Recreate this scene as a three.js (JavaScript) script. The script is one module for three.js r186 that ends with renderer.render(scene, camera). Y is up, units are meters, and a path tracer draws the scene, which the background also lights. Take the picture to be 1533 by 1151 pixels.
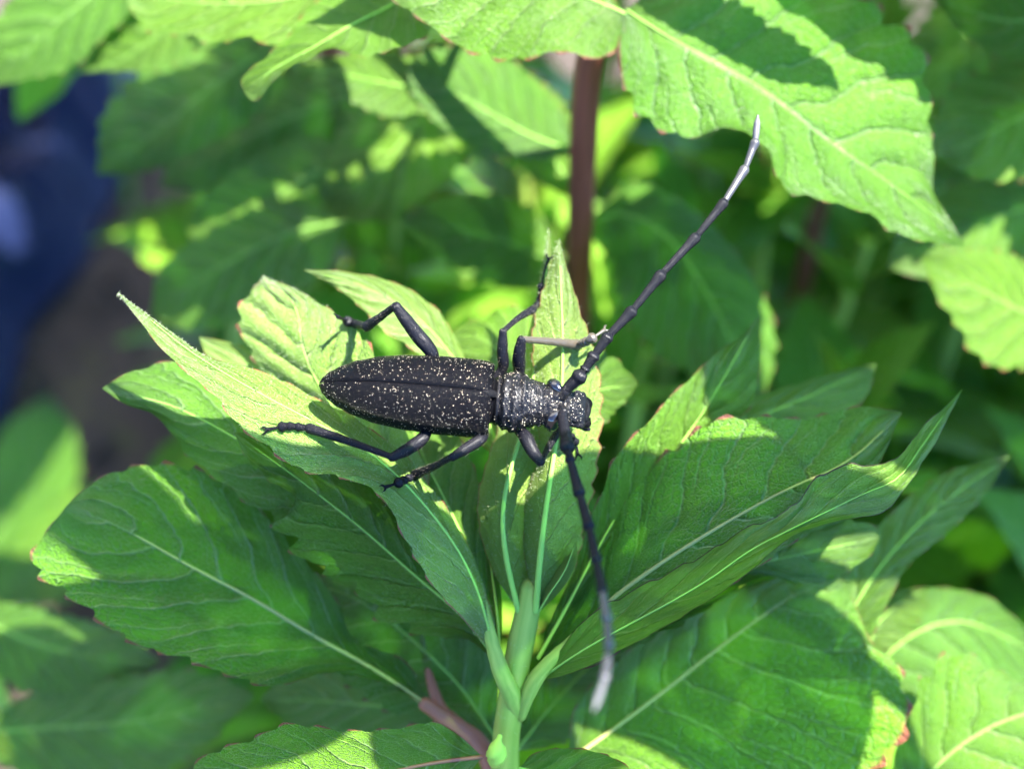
import * as THREE from 'three';
import { Sky } from 'three/addons/objects/Sky.js';
import { mergeGeometries } from 'three/addons/utils/BufferGeometryUtils.js';
import { ImprovedNoise } from 'three/addons/math/ImprovedNoise.js';

// ---------------------------------------------------------------- camera, sky, sun, exposure
const MM = 0.001, V = (x, y, z) => new THREE.Vector3(x, y, z);
const scene = new THREE.Scene();
const PITCH = 40 * Math.PI / 180, DIST = 100;                   // millimetres from lens to the beetle
const FOCUS_AT = V(0, 170, 0);                                  // the beetle sits 17 cm above the soil
const camRight = V(1, 0, 0), camUp = V(0, Math.cos(PITCH), -Math.sin(PITCH)), camBack = V(0, Math.sin(PITCH), Math.cos(PITCH));
const EYE = FOCUS_AT.clone().addScaledVector(camBack, DIST);
const camera = new THREE.PerspectiveCamera(40, 1024 / 768, 0.005, 50);
camera.position.copy(EYE).multiplyScalar(MM);
camera.lookAt(FOCUS_AT.clone().multiplyScalar(MM));
camera.focus = 0.0965;
camera.userData.fStop = 10.5;

const fromCam = (r, u, b) => V(0, 0, 0).addScaledVector(camRight, r).addScaledVector(camUp, u).addScaledVector(camBack, b);
const SUN = fromCam(0.42, 0.60, 0.68).normalize();
const sky = new Sky();
sky.scale.setScalar(40);
sky.material.uniforms.sunPosition.value.copy(SUN);
sky.material.uniforms.turbidity.value = 3;
sky.material.uniforms.rayleigh.value = 0.5;
sky.material.uniforms.mieCoefficient.value = 0.004;
sky.name = 'sky';
scene.add(sky);
scene.environmentIntensity = 0.18;
const sun = new THREE.DirectionalLight(new THREE.Color(1, 0.95, 0.86), 5);
sun.position.copy(SUN).multiplyScalar(1.5).addScaledVector(FOCUS_AT, MM);
sun.target.position.copy(FOCUS_AT).multiplyScalar(MM);
sun.castShadow = true;
sun.shadow.radius = 0.45;
sun.shadow.mapSize.set(4096, 4096);
Object.assign(sun.shadow.camera, { left: -0.5, right: 0.5, top: 0.5, bottom: -0.5, near: 0.1, far: 4 });
scene.add(sun, sun.target);
const renderer = new THREE.WebGLRenderer({ antialias: true });
renderer.toneMapping = THREE.LinearToneMapping;
renderer.toneMappingExposure = 9.4;
renderer.shadowMap.enabled = true;

// ---------------------------------------------------------------- helpers
const PXMM = 2 * DIST * Math.tan(20 * Math.PI / 180) / 1151;
// a pixel of the photograph and a depth in mm behind (+) or before (-) the beetle -> a point in mm
function P(px, py, d = 0) {
  const z = DIST + d, k = PXMM * z / DIST;
  return EYE.clone().addScaledVector(camRight, (px - 766.5) * k).addScaledVector(camUp, (575.5 - py) * k).addScaledVector(camBack, -z);
}
let seed = 20240611;
function rnd(a = 1, b) { seed = (seed + 0x6D2B79F5) | 0; let t = Math.imul(seed ^ (seed >>> 15), 1 | seed); t = (t + Math.imul(t ^ (t >>> 7), 61 | t)) ^ t; const r = ((t ^ (t >>> 14)) >>> 0) / 4294967296; return b === undefined ? r * a : a + r * (b - a); }
const noise = new ImprovedNoise();
const N = (x, y, z = 0) => noise.noise(x, y, z);
const lerp = (a, b, t) => a + (b - a) * t, clamp = (x, a = 0, b = 1) => Math.min(b, Math.max(a, x));
const smooth = (a, b, x) => { const t = clamp((x - a) / (b - a)); return t * t * (3 - 2 * t); };
const used = {};
const numbered = (name) => { const n = used[name] = (used[name] ?? -1) + 1; return n ? `${name}_${String(n).padStart(3, '0')}` : name; };
function mesh(name, g, m, parent) { const o = new THREE.Mesh(g, m); o.name = name; o.castShadow = o.receiveShadow = true; if (parent) parent.add(o); return o; }
function thing(name, label, category, group) { const o = new THREE.Group(); o.name = numbered(name); o.userData = { label, category }; if (group) o.userData.group = group; scene.add(o); return o; }
// sampled curve: piecewise linear control values smoothed by Catmull-Rom
const curve = (pts) => { const c = new THREE.CatmullRomCurve3(pts, false, 'centripetal'); c.arcLengthDivisions = 120; return c; };
function table(rows) { return (x) => { let i = 0; while (i < rows.length - 2 && x > rows[i + 1][0]) i++; const [a, ...p] = rows[i], [b, ...q] = rows[i + 1]; const t = smooth(a, b, x) * 0.35 + clamp((x - a) / (b - a)) * 0.65; return p.map((v, k) => lerp(v, q[k], t)); }; }

// rows x cols grid of points -> indexed geometry
function grid(rows, cols, f, closed = false) {
  const pos = [], uv = [], idx = [];
  for (let i = 0; i <= rows; i++) for (let j = 0; j <= cols; j++) { const [p, u, v] = f(i / rows, j / cols, i, j); pos.push(p.x * MM, p.y * MM, p.z * MM); uv.push(u ?? j / cols, v ?? i / rows); }
  const w = cols + 1;
  for (let i = 0; i < rows; i++) for (let j = 0; j < cols; j++) { const a = i * w + j; idx.push(a, a + 1, a + w, a + 1, a + w + 1, a + w); }
  const g = new THREE.BufferGeometry();
  g.setAttribute('position', new THREE.Float32BufferAttribute(pos, 3));
  g.setAttribute('uv', new THREE.Float32BufferAttribute(uv, 2));
  g.setIndex(idx); g.computeVertexNormals();
  if (closed) { const n = g.attributes.normal; for (let i = 0; i <= rows; i++) { const a = i * w, b = a + cols; const v = V(n.getX(a) + n.getX(b), n.getY(a) + n.getY(b), n.getZ(a) + n.getZ(b)).normalize(); n.setXYZ(a, v.x, v.y, v.z); n.setXYZ(b, v.x, v.y, v.z); } }
  return g;
}
// tapered tube through points (mm) with radii, rounded ends
function tube(pts, radii, seg = 12, rows = 24, bump = 0, flat = 1) {
  const c = curve(pts), n = radii.length - 1;
  const fr = c.computeFrenetFrames(rows + 4, false);
  const R = (t) => { const x = clamp(t) * n, i = Math.min(n - 1, Math.floor(x)), f = x - i; return lerp(radii[i], radii[i + 1], f * f * (3 - 2 * f)); };
  return grid(rows + 4, seg, (a, b, i) => {
    // two extra rings at each end close the tube with a dome
    const inner = clamp((i - 2) / rows), p = c.getPointAt(inner), T = c.getTangentAt(inner);
    const k = Math.min(rows + 4, i); let r = R(inner), off = 0;
    if (i < 2) { const q = [0.001, 0.72][i]; off = -r * Math.sqrt(1 - q * q) * 0.8; r *= q; }
    if (i > rows + 2) { const q = [0.72, 0.001][i - rows - 3]; off = r * Math.sqrt(1 - q * q) * 0.8; r *= q; }
    const th = -b * Math.PI * 2;
    r *= 1 + bump * N(p.x * 1.7 + Math.cos(th), p.y * 1.7 + Math.sin(th), p.z * 1.7);
    p.addScaledVector(T, off).addScaledVector(fr.normals[k], Math.cos(th) * r).addScaledVector(fr.binormals[k], Math.sin(th) * r * flat);
    return [p, b, inner];
  }, true);
}

// ---------------------------------------------------------------- textures
function dataTex(w, h, f, srgb, repeat) {
  const d = new Uint8Array(w * h * 4);
  for (let y = 0; y < h; y++) for (let x = 0; x < w; x++) { const c = f(x / w, y / h, x, y), k = (y * w + x) * 4; for (let q = 0; q < 3; q++) d[k + q] = clamp((c.length ? c[q] : c) * 255, 0, 255); d[k + 3] = 255; }
  const t = new THREE.DataTexture(d, w, h, THREE.RGBAFormat);
  t.magFilter = THREE.LinearFilter; t.minFilter = THREE.LinearMipmapLinearFilter; t.generateMipmaps = true;
  t.wrapS = t.wrapT = repeat ? THREE.RepeatWrapping : THREE.ClampToEdgeWrapping;
  if (srgb) t.colorSpace = THREE.SRGBColorSpace;
  t.needsUpdate = true; return t;
}
const S = (l) => l <= 0.0031308 ? 12.92 * l : 1.055 * l ** (1 / 2.4) - 0.055;   // linear -> sRGB
function worley(x, y, s) {
  const xi = Math.floor(x), yi = Math.floor(y); let a = 9, b = 9;
  for (let i = -1; i <= 1; i++) for (let j = -1; j <= 1; j++) {
    const h = Math.sin((xi + i) * 127.1 + (yi + j) * 311.7 + s) * 43758.5453, h2 = Math.sin((xi + i) * 269.5 + (yi + j) * 183.3 + s) * 43758.5453;
    const d = Math.hypot(xi + i + (h - Math.floor(h)) - x, yi + j + (h2 - Math.floor(h2)) - y);
    if (d < a) { b = a; a = d; } else if (d < b) b = d;
  }
  return b - a;
}
// the veins of a leaf: u 0..1 across (0.5 = midrib), v 0..1 from base to tip. Returns [midrib, side veins, net, panel]
const VEINS = 8.5;
function veins(u, v, s) {
  const a = Math.abs(u - 0.5) * 2, side = u > 0.5 ? 0.45 : 0;
  const mid = 1 - smooth(0.0, 0.045 * (1.15 - v) + 0.008, a);
  const wob = 0.26 * N(a * 3, v * 7, s + side) + 0.08 * N(a * 11, v * 24, s + side);
  const q = v * VEINS - 2.1 * a ** 1.25 + 0.55 * a ** 4 + side + wob, f = q - Math.floor(q), d = Math.min(f, 1 - f);
  const vein = (1 - smooth(0, 0.05 * (1.25 - a) + 0.012, d)) * smooth(0, 0.05, v + a * 0.2) * (1 - 0.55 * smooth(0.6, 1, a));
  const fork = (1 - smooth(0, 0.045, Math.abs(f - 0.5 + 0.5 * (1 - a)))) * smooth(0.35, 0.6, a) * (1 - 0.6 * smooth(0.75, 1, a));
  const net = 1 - smooth(0.02, 0.13, worley(a * 19 + 3 * side + q * 0.6, q * 6.2 + a * 3, s));
  return [mid, Math.max(vein, 0.7 * fork), net, Math.sin(Math.PI * f)];
}
function leafColor(s, base, pale, dark, rim, from = 0.94) {
  return dataTex(512, 1024, (u, v) => {
    const [m, w, n] = veins(u, v, s), a = Math.abs(u - 0.5) * 2;
    const blot = 0.5 + 0.5 * N(u * 5, v * 9, s) + 0.35 * N(u * 19, v * 37, s + 4), grain = N(u * 150, v * 300, s);
    const k = clamp(0.8 * m + 0.62 * w + 0.27 * n + 0.07 * grain), t = clamp(blot * 0.8 + 0.1 * grain);
    const edge = smooth(from, from + 0.03, a + 0.012 * N(v * 60, u > 0.5 ? 3 : 9, s));
    return [0, 1, 2].map((q) => S(lerp(lerp(lerp(dark[q], base[q], t), pale[q], k), rim[q], edge)));
  }, true);
}
const RED = [0.22, 0.07, 0.04], GREEN = [0.12, 0.265, 0.014];
const topMaps = [3.3, 8.1].map((s) => leafColor(s, GREEN, [0.27, 0.42, 0.11], [0.085, 0.21, 0.01], RED));
const underMap = leafColor(5.7, [0.25, 0.39, 0.065], [0.42, 0.51, 0.15], [0.19, 0.32, 0.04], [0.32, 0.12, 0.06], 0.955);
const purpleMap = leafColor(6.6, [0.17, 0.36, 0.03], [0.32, 0.46, 0.12], [0.13, 0.3, 0.022], [0.06, 0.022, 0.02], 0.95);
const topBump = dataTex(512, 1024, (u, v) => { const [m, w, n, p] = veins(u, v, 3.3); return clamp(0.45 + 0.27 * p - 0.16 * n - 0.3 * w - 0.2 * m + 0.12 * N(u * 160, v * 320)); });
const underBump = dataTex(512, 1024, (u, v) => { const [m, w, n, p] = veins(u, v, 5.7); return clamp(0.3 - 0.1 * p + 0.14 * n + 0.4 * w + 0.35 * m + 0.12 * N(u * 160, v * 320)); });

// ---------------------------------------------------------------- leaf materials
function leafMat(map, bump, tint, extra = {}) {
  return new THREE.MeshPhysicalMaterial({ map, bumpMap: bump, bumpScale: 0.0018, color: new THREE.Color().setRGB(...tint), roughness: 0.52, transmission: 0.48, thickness: 0, ior: 1.4,
    specularIntensity: 0.2, side: THREE.DoubleSide, ...extra });
}
const LEAF = [leafMat(topMaps[0], topBump, [1, 1, 1]), leafMat(topMaps[1], topBump, [0.92, 0.96, 0.9]), leafMat(topMaps[0], topBump, [0.8, 0.9, 1.1]), leafMat(topMaps[1], topBump, [1.1, 1.05, 0.9])];
const FAR = LEAF.map((m) => { const c = m.clone(); c.bumpMap = null; return c; });
const youngMap = leafColor(2.4, [0.24, 0.4, 0.07], [0.42, 0.53, 0.17], [0.18, 0.33, 0.045], [0.34, 0.1, 0.06], 0.93);
const YOUNG = leafMat(youngMap, topBump, [1, 1, 1], { roughness: 0.65 });
const UNDER = leafMat(underMap, underBump, [1, 1, 1], { roughness: 0.7 });
const PURPLE = leafMat(purpleMap, topBump, [1, 1, 1]);
const plain = (rgb, roughness = 0.6, extra = {}) => new THREE.MeshPhysicalMaterial({ color: new THREE.Color().setRGB(...rgb), roughness, ...extra });
const stemTex = (a, b) => dataTex(128, 512, (u, v) => { const n = 0.5 + 0.5 * N(u * 8, v * 6, 1) + 0.3 * N(u * 30, v * 16, 2), st = 0.5 + 0.5 * Math.sin(u * 44 + 2 * N(u * 3, v * 8)); return [0, 1, 2].map((q) => S(lerp(a[q], b[q], clamp(0.7 * n + 0.3 * st - 0.1)))); }, true);
const STEM = new THREE.MeshPhysicalMaterial({ map: stemTex([0.13, 0.22, 0.03], [0.25, 0.32, 0.06]), roughness: 0.7, specularIntensity: 0.5 });
const REDSTEM = new THREE.MeshPhysicalMaterial({ map: stemTex([0.09, 0.02, 0.012], [0.19, 0.05, 0.028]), roughness: 0.5 });
const MIDRIB = plain([0.16, 0.3, 0.05], 0.8, { specularIntensity: 0.4 }), TANRIB = plain([0.19, 0.21, 0.065], 0.8, { specularIntensity: 0.4 }), PETIOLE = plain([0.22, 0.33, 0.035], 0.7, { specularIntensity: 0.5 }), REDPET = plain([0.17, 0.058, 0.028], 0.6);

// ---------------------------------------------------------------- leaves
// M, L, R: point functions of t (0 base .. 1 tip). fold: exponent of the cross-section (1 = V, 2 = round)
function leafGeo(M, L, R, o = {}) {
  const { depth = 0.1, fold = 1.6, bulge = 0.35, wave = 0.5, cols = 26, s = 0 } = o, teeth = Math.round((o.teeth ?? 11) * 1.35), rows = Math.max(o.rows ?? 0, teeth * 7);
  return grid(rows, cols, (t, b) => {
    const e = b * 2 - 1, x = t * teeth + (e > 0 ? 0.37 : 0) + 0.3 * N(t * 6, e > 0 ? 2 : 5, s), f = x - Math.floor(x);
    const tooth = f < 0.78 ? f / 0.78 : (1 - f) / 0.22;             // teeth lean towards the tip
    const fade = smooth(0.08, 0.2, t) * (1 - 0.6 * smooth(0.85, 1, t));
    const a = e * (1 - 1.8 * depth * (0.7 + 0.5 * N(t * 14, 9, s + (e > 0 ? 1 : 0))) * (1 - tooth) * fade * smooth(0.5, 1, Math.abs(e)));
    const m = M(t), l = L(t), r = R(t);
    const p = m.clone().addScaledVector(r.clone().sub(l), a / 2).addScaledVector(l.clone().add(r).multiplyScalar(0.5).sub(m), Math.abs(a) ** fold);
    const h = V(0, 0, 0).crossVectors(r.clone().sub(l), M(Math.min(1, t + 0.02)).sub(M(Math.max(0, t - 0.02)))).normalize();
    const [mm, w, , pn] = veins(b, t, 3.3);
    const live = smooth(0, 0.1, t) * (1 - smooth(0.88, 1, t));
    p.addScaledVector(h, live * (0.6 * bulge * (pn - 0.5) * (0.7 + 0.6 * N(t * 9, e * 3, s)) * smooth(0.02, 0.3, Math.abs(a)) - 0.25 * bulge * w + wave * Math.abs(a) ** 2 * 1.6 * N(t * 7 + s, e > 0 ? 1.3 : 6.1, s) + 0.25 * wave * N(t * 5, a * 3, s + 2)));
    return [p, o.rimFull ? b : (a + 1) / 2, t];
  });
}
const pts = (a) => a.map((q) => q.isVector3 ? q : P(...q));
const leafStems = [];
// a leaf laid out from the photograph: mid runs base -> tip, left and right margins between
function leaf(parent, mat, mid, left, right, o = {}) {
  const m = pts(mid), b = m[0], tip = m[m.length - 1];
  const side = (a) => { const q = pts(a), w = o.baseWidth ?? 0.6; const dir = q[0].clone().sub(b).setLength(w); return curve([b.clone().add(dir), ...q, tip.clone().addScaledVector(dir, 0.15)]); };
  const M = curve(m), L = side(left), R = side(right);
  const g = leafGeo((t) => M.getPointAt(t), (t) => L.getPointAt(t), (t) => R.getPointAt(t), { s: leafStems.length * 1.7, ...o });
  const leafMesh = mesh('leaf', g, mat, parent);
  leafStems.push(1);
  if (o.hairs) hairs(leafMesh, o.hairs);
  if (o.label) leafMesh.userData.label = o.label;
  if (o.rib !== 0) {
    const r = (o.rib ?? 0.5) * 0.36, up = o.ribSide ?? 0, q = [], rad = [];
    for (let i = 0; i <= 12; i++) { const t = i / 12 * 0.93; const p = M.getPointAt(t), c = V(0, 0, 0).crossVectors(R.getPointAt(t).sub(L.getPointAt(t)), M.getTangentAt(t)).normalize(); if (c.dot(camBack) < 0) c.negate(); q.push(p.addScaledVector(c, up * r * 0.35 * (1 - t))); rad.push(r * (1 - 0.85 * t)); }
    mesh('midrib', tube(q, rad, 8, 40), o.ribMat ?? MIDRIB, leafMesh);
  }
  if (o.petiole) { const q = pts(o.petiole); mesh('petiole', tube([...q, b.clone().lerp(m[1], 0.15)], o.petioleR ?? [0.9, 0.7, 0.6], 10, 16), o.petMat ?? PETIOLE, leafMesh); }
  return leafMesh;
}

const HAIR = plain([0.45, 0.52, 0.3], 0.7, { transmission: 0.4, thickness: 0 });
const hairG = new THREE.ConeGeometry(0.011 * MM, 0.34 * MM, 3, 1, true).translate(0, 0.17 * MM, 0);
function hairs(lf, n, len = 1, hm = HAIR, hn = 'leaf_hairs') {                                     // downy hairs on both faces and along the margin
  const p = lf.geometry.attributes.position, nm = lf.geometry.attributes.normal, ix = lf.geometry.index, uv = lf.geometry.attributes.uv, im = new THREE.InstancedMesh(hairG, hm, n), m = new THREE.Matrix4(), q = new THREE.Quaternion(), a = V(), b = V();
  for (let i = 0; i < n; i++) {
    const k = ix.getX(Math.floor(rnd(ix.count))), e = Math.abs(uv.getX(k) - 0.5) * 2;
    a.fromBufferAttribute(p, k); b.fromBufferAttribute(nm, k);
    if (rnd() < 0.3) b.negate();
    b.add(V(rnd(-0.7, 0.7), rnd(-0.7, 0.7), rnd(-0.7, 0.7))).normalize(); q.setFromUnitVectors(V(0, 1, 0), b);
    const w = rnd(0.6, 1.25) * len; m.compose(a.add(V(rnd(-0.1, 0.1), rnd(-0.1, 0.1), rnd(-0.1, 0.1)).multiplyScalar(MM)), q, V(1, w, 1)); im.setMatrixAt(i, m);
  }
  im.name = hn; im.userData.kind = 'stuff'; im.castShadow = im.receiveShadow = true; lf.add(im);
}

// ================================================================ THE GROUND
{
  const W = 6000;
  const soilTex = dataTex(512, 512, (u, v) => { const n = 0.5 + 0.5 * N(u * 10, v * 10, 1) + 0.4 * N(u * 40, v * 40, 2) + 0.3 * N(u * 130, v * 130, 3); return [0, 1, 2].map((q) => S(lerp([0.01, 0.007, 0.005][q], [0.045, 0.03, 0.02][q], clamp(n)))); }, true, true);
  soilTex.repeat.set(20, 20);
  const g = grid(220, 220, (a, b) => { const q = (t) => { const c = t * 2 - 1; return Math.sign(c) * (Math.abs(c) * 0.08 + Math.abs(c) ** 3 * 0.92) * W; }; const x = q(b), z = q(a); const near = 1 - smooth(400, 900, Math.hypot(x, z)); return [V(x, near * (5 * N(x / 60, z / 60) + 2.5 * N(x / 17, z / 17, 4)) - 3, z), b * 3, a * 3]; });
  const o = mesh('ground', g, new THREE.MeshStandardMaterial({ map: soilTex, roughness: 0.95 }), scene);
  o.userData = { kind: 'structure', label: 'dark brown garden soil under the plants' };
}

// ================================================================ THE BEETLE'S SHOOT
const shoot = thing('leafy_shoot', 'upright green shoot with serrated leaves that the black beetle sits on', 'plant');
mesh('stem', tube([P(800, 2600, 60), P(770, 1600, 30), P(757, 1230, 10), P(758, 1100, 4), P(775, 990, 2), P(788, 920, 1.5), P(796, 880, 1.5)], [2.6, 2.5, 2.4, 2.2, 2.0, 1.5, 1.45, 1.2], 20, 110, 0.12), STEM, shoot);
hairs(shoot.children[0], 4000, 0.8, HAIR, 'stem_hairs');
// the two young leaves of the bud, undersides outward
leaf(shoot, UNDER, [[776, 915, 1], [757, 830, -0.5], [753, 760, -0.5], [768, 690, 0], [790, 610, 2], [812, 470, 4], [822, 343, 4]],
  [[740, 858, 1.5], [718, 800, 2.5], [714, 745, 3.5], [728, 690, 4], [745, 640, 5], [772, 560, 6], [800, 460, 5.5], [813, 390, 4.4]],
  [[790, 870, 2.6], [800, 815, 3.4], [806, 775, 3.4], [806, 735, 3.6], [815, 690, 4], [822, 620, 4.6], [828, 500, 5], [827, 400, 4.4]], { rimFull: 1, hairs: 1500, rib: 0.85, teeth: 13, depth: 0.06, fold: 1.3, bulge: 0.2, wave: 0.4 });
leaf(shoot, UNDER, [[802, 915, 0.5], [808, 840, -0.6], [816, 770, -1], [828, 690, -0.6], [840, 600, 0.8], [842, 500, 1.6], [839, 420, 2], [837, 360, 2]],
  [[790, 860, 1.6], [781, 800, 2], [785, 740, 2], [803, 690, 2], [803, 620, 2.6], [795, 540, 3.2], [797, 480, 3.4], [815, 420, 3]],
  [[838, 880, 2], [868, 835, 3], [884, 780, 3.6], [895, 710, 3.8], [904, 650, 3.6], [905, 590, 3.4], [892, 525, 3.2], [872, 468, 3], [852, 408, 2.4]], { rimFull: 1, hairs: 2000, rib: 0.95, teeth: 12, depth: 0.09, fold: 1.25, bulge: 0.25, wave: 0.4 });
leaf(shoot, UNDER, [[805, 918, 0.8], [822, 890, -0.6], [845, 855, -1], [862, 812, 0]], [[815, 880, 1], [835, 850, 1.4], [852, 828, 1]], [[832, 893, 0.6], [856, 860, 0.6], [864, 830, 0.4]], { rib: 0.3, teeth: 6, depth: 0.03, bulge: 0.1, wave: 0.2 });
// yellow-green young leaf stalks either side
leaf(shoot, LEAF[3], [[748, 985, 2], [745, 930, 2], [738, 870, 3], [728, 800, 4]], [[738, 930, 3], [730, 870, 4]], [[752, 930, 3], [748, 870, 4]], { rib: 0.5, ribMat: PETIOLE, teeth: 4, depth: 0.02 });
leaf(shoot, LEAF[3], [[806, 985, 1.5], [845, 915, 1.5], [890, 830, 2.5], [930, 760, 4], [952, 722, 5]], [[826, 925, 2.6], [862, 850, 3.6], [900, 780, 5]], [[858, 930, 2.6], [905, 850, 3.4], [938, 785, 5]], { rib: 0.6, ribMat: PETIOLE, teeth: 6, depth: 0.04 });
// folded leaf whose sunlit tip points up and out
leaf(shoot, YOUNG, [[742, 985, 2], [728, 930, 0], [700, 850, -1.5], [640, 762, -2.5], [560, 683, -3], [480, 637, -3], [420, 606, -3], [350, 567, -3], [290, 530, -3.2], [235, 487, -3.6], [178, 441, -4]],
  [[738, 920, 2], [715, 848, 2], [668, 765, 1.6], [615, 692, 1], [552, 641, 0.5], [480, 596, 0.4], [420, 562, 0.2], [375, 548, -0.4], [325, 540, -1.6], [262, 500, -3]],
  [[724, 962, 1], [680, 912, -2], [642, 862, -3], [600, 803, -4], [560, 745, -5], [520, 722, -5.4], [450, 705, -5.4], [395, 672, -5.4], [345, 630, -5], [318, 590, -4.6], [262, 545, -4], [212, 485, -4]], { teeth: 12, depth: 0.07, fold: 1.25, bulge: 0.45, wave: 0.6, rib: 0.5, rows: 130, hairs: 7000 });
// broad leaf just under it
leaf(shoot, LEAF[1], [[744, 990, 3], [700, 930, 3], [620, 860, 2.5], [540, 790, 2], [450, 720, 1.5], [350, 648, 0]],
  [[725, 920, 4], [650, 830, 4], [560, 740, 4], [440, 660, 3]],
  [[700, 958, 4], [640, 955, 4.5], [562, 934, 4.8], [520, 880, 4.5], [470, 855, 4.4], [402, 792, 4], [440, 752, 2], [376, 700, 0.5]], { teeth: 8, depth: 0.17, bulge: 0.5, rib: 0.5, rows: 110 });
leaf(shoot, LEAF[0], [[746, 970, 4], [716, 860, 4.5], [672, 760, 5], [628, 670, 6.4], [604, 590, 9]], [[700, 885, 5.5], [640, 790, 6.5], [592, 700, 8], [580, 630, 9.4]], [[744, 880, 5], [730, 780, 5.4], [708, 690, 6.6], [662, 615, 9]], { teeth: 9, depth: 0.04, rib: 0.5, bulge: 0.4 });
// pale leaf behind it
leaf(shoot, LEAF[2], [[742, 985, 4], [620, 860, 5], [480, 740, 5], [350, 655, 4.6], [250, 605, 4.4], [153, 582, 4]],
  [[640, 780, 6.5], [500, 640, 7], [400, 580, 7], [300, 538, 6.4], [240, 540, 6], [190, 556, 5]],
  [[660, 930, 5], [540, 880, 5.5], [430, 800, 5.4], [340, 735, 5], [262, 668, 4.6], [235, 625, 4.5], [185, 604, 4.2]], { teeth: 9, depth: 0.12, rib: 0.5 });
// fuzzy sunlit leaves behind the wing cases
leaf(shoot, YOUNG, [[640, 780, 6], [530, 650, 5], [472, 567, 4], [453, 512, 4], [442, 460, 5], [396, 416, 7]],
  [[560, 720, 7], [450, 600, 7], [385, 555, 7.5], [358, 510, 8], [358, 468, 9], [376, 436, 8.5]],
  [[640, 700, 5], [600, 610, 3.4], [577, 548, 3], [548, 500, 3.2], [495, 462, 4.6], [440, 432, 6.4]], { teeth: 8, depth: 0.1, bulge: 0.8, wave: 0.9, rib: 0.45, hairs: 4000 });
leaf(shoot, YOUNG, [[620, 760, 8], [520, 640, 8], [430, 575, 8.5], [360, 540, 9], [298, 505, 10]], [[540, 600, 9], [440, 548, 9.5], [390, 528, 10], [340, 510, 10.6]], [[540, 690, 9], [430, 615, 9], [350, 575, 9.5], [310, 535, 10]], { teeth: 7, depth: 0.1, rib: 0.3 });
leaf(shoot, YOUNG, [[760, 700, 8], [700, 570, 7], [645, 495, 6.5], [590, 452, 6.5], [530, 424, 7], [456, 405, 8]],
  [[740, 620, 9], [696, 535, 9], [668, 482, 8.6], [640, 450, 8.2], [600, 424, 8], [535, 408, 8]],
  [[700, 640, 7], [650, 560, 6.4], [612, 520, 6], [575, 500, 6], [545, 466, 6.6], [500, 430, 7.6]], { teeth: 9, depth: 0.06, bulge: 0.5, rib: 0.4 });
leaf(shoot, LEAF[3], [[815, 700, 9], [790, 590, 10], [750, 530, 12], [715, 505, 14], [672, 505, 16]], [[860, 600, 12], [815, 500, 13], [785, 456, 15], [735, 470, 16], [695, 486, 16]], [[760, 620, 10], [725, 570, 12], [695, 545, 14], [680, 525, 15]], { teeth: 9, depth: 0.07, rib: 0.35 });
leaf(shoot, LEAF[1], [[815, 720, 7], [850, 640, 8], [885, 590, 9], [955, 575, 12]], [[850, 560, 9], [890, 520, 11], [930, 540, 12]], [[870, 680, 8], [905, 640, 9], [930, 610, 11]], { teeth: 7, depth: 0.12, rib: 0.3 });
// right side: broad flat leaf, tan midrib
leaf(shoot, LEAF[2], [[812, 1000, 2], [850, 960, 1], [925, 890, 0], [1010, 830, -0.4], [1095, 778, -0.2], [1180, 732, 1], [1270, 690, 3], [1350, 618, 6]],
  [[850, 915, 3], [905, 800, 4], [962, 705, 4.4], [1008, 664, 4.2], [1062, 626, 4], [1112, 619, 4.2], [1200, 622, 5.5], [1290, 608, 7]],
  [[880, 1000, -1], [960, 960, -1.4], [1050, 905, -1.4], [1130, 855, -0.6], [1220, 790, 1.4], [1300, 720, 4]], { teeth: 10, depth: 0.07, fold: 1.5, bulge: 0.55, rib: 0.75, ribMat: TANRIB, rows: 120 });
// right side: rolled-up leaf with purple-brown margin
leaf(shoot, PURPLE, [[808, 1018, 1], [870, 975, -2.6], [960, 925, -4], [1050, 875, -4.2], [1130, 820, -3.6], [1200, 785, -2.4], [1280, 745, -1.6], [1345, 715, -0.6], [1392, 650, 1], [1441, 583, 3]],
  [[840, 968, -0.6], [900, 905, -1.6], [1000, 853, -2.2], [1100, 800, -2], [1180, 760, -2], [1225, 712, -2.6], [1272, 693, -2.4], [1330, 690, -1.6], [1392, 632, 0.6]],
  [[862, 1010, -3.6], [918, 988, -6], [965, 960, -6.4], [1050, 910, -6.4], [1105, 874, -6], [1155, 828, -4.6], [1195, 800, -3.4], [1262, 778, -2.6], [1325, 768, -1.6], [1362, 720, -0.2], [1402, 655, 1.4]], { rimFull: 1, teeth: 10, depth: 0.08, fold: 1.7, bulge: 0.3, rib: 0.35, rows: 130 });
leaf(shoot, LEAF[1], [[812, 1010, 4], [900, 950, 5], [1010, 900, 6], [1120, 850, 7], [1220, 825, 8], [1316, 806, 9]],
  [[900, 880, 6], [1020, 820, 7], [1150, 770, 8], [1250, 770, 9], [1312, 788, 9]], [[900, 990, 4], [1020, 940, 4], [1110, 880, 4.6], [1150, 862, 5.6], [1206, 880, 6.6], [1262, 862, 8], [1308, 828, 9]], { teeth: 9, depth: 0.18, bulge: 0.5, rib: 0.4 });
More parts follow.
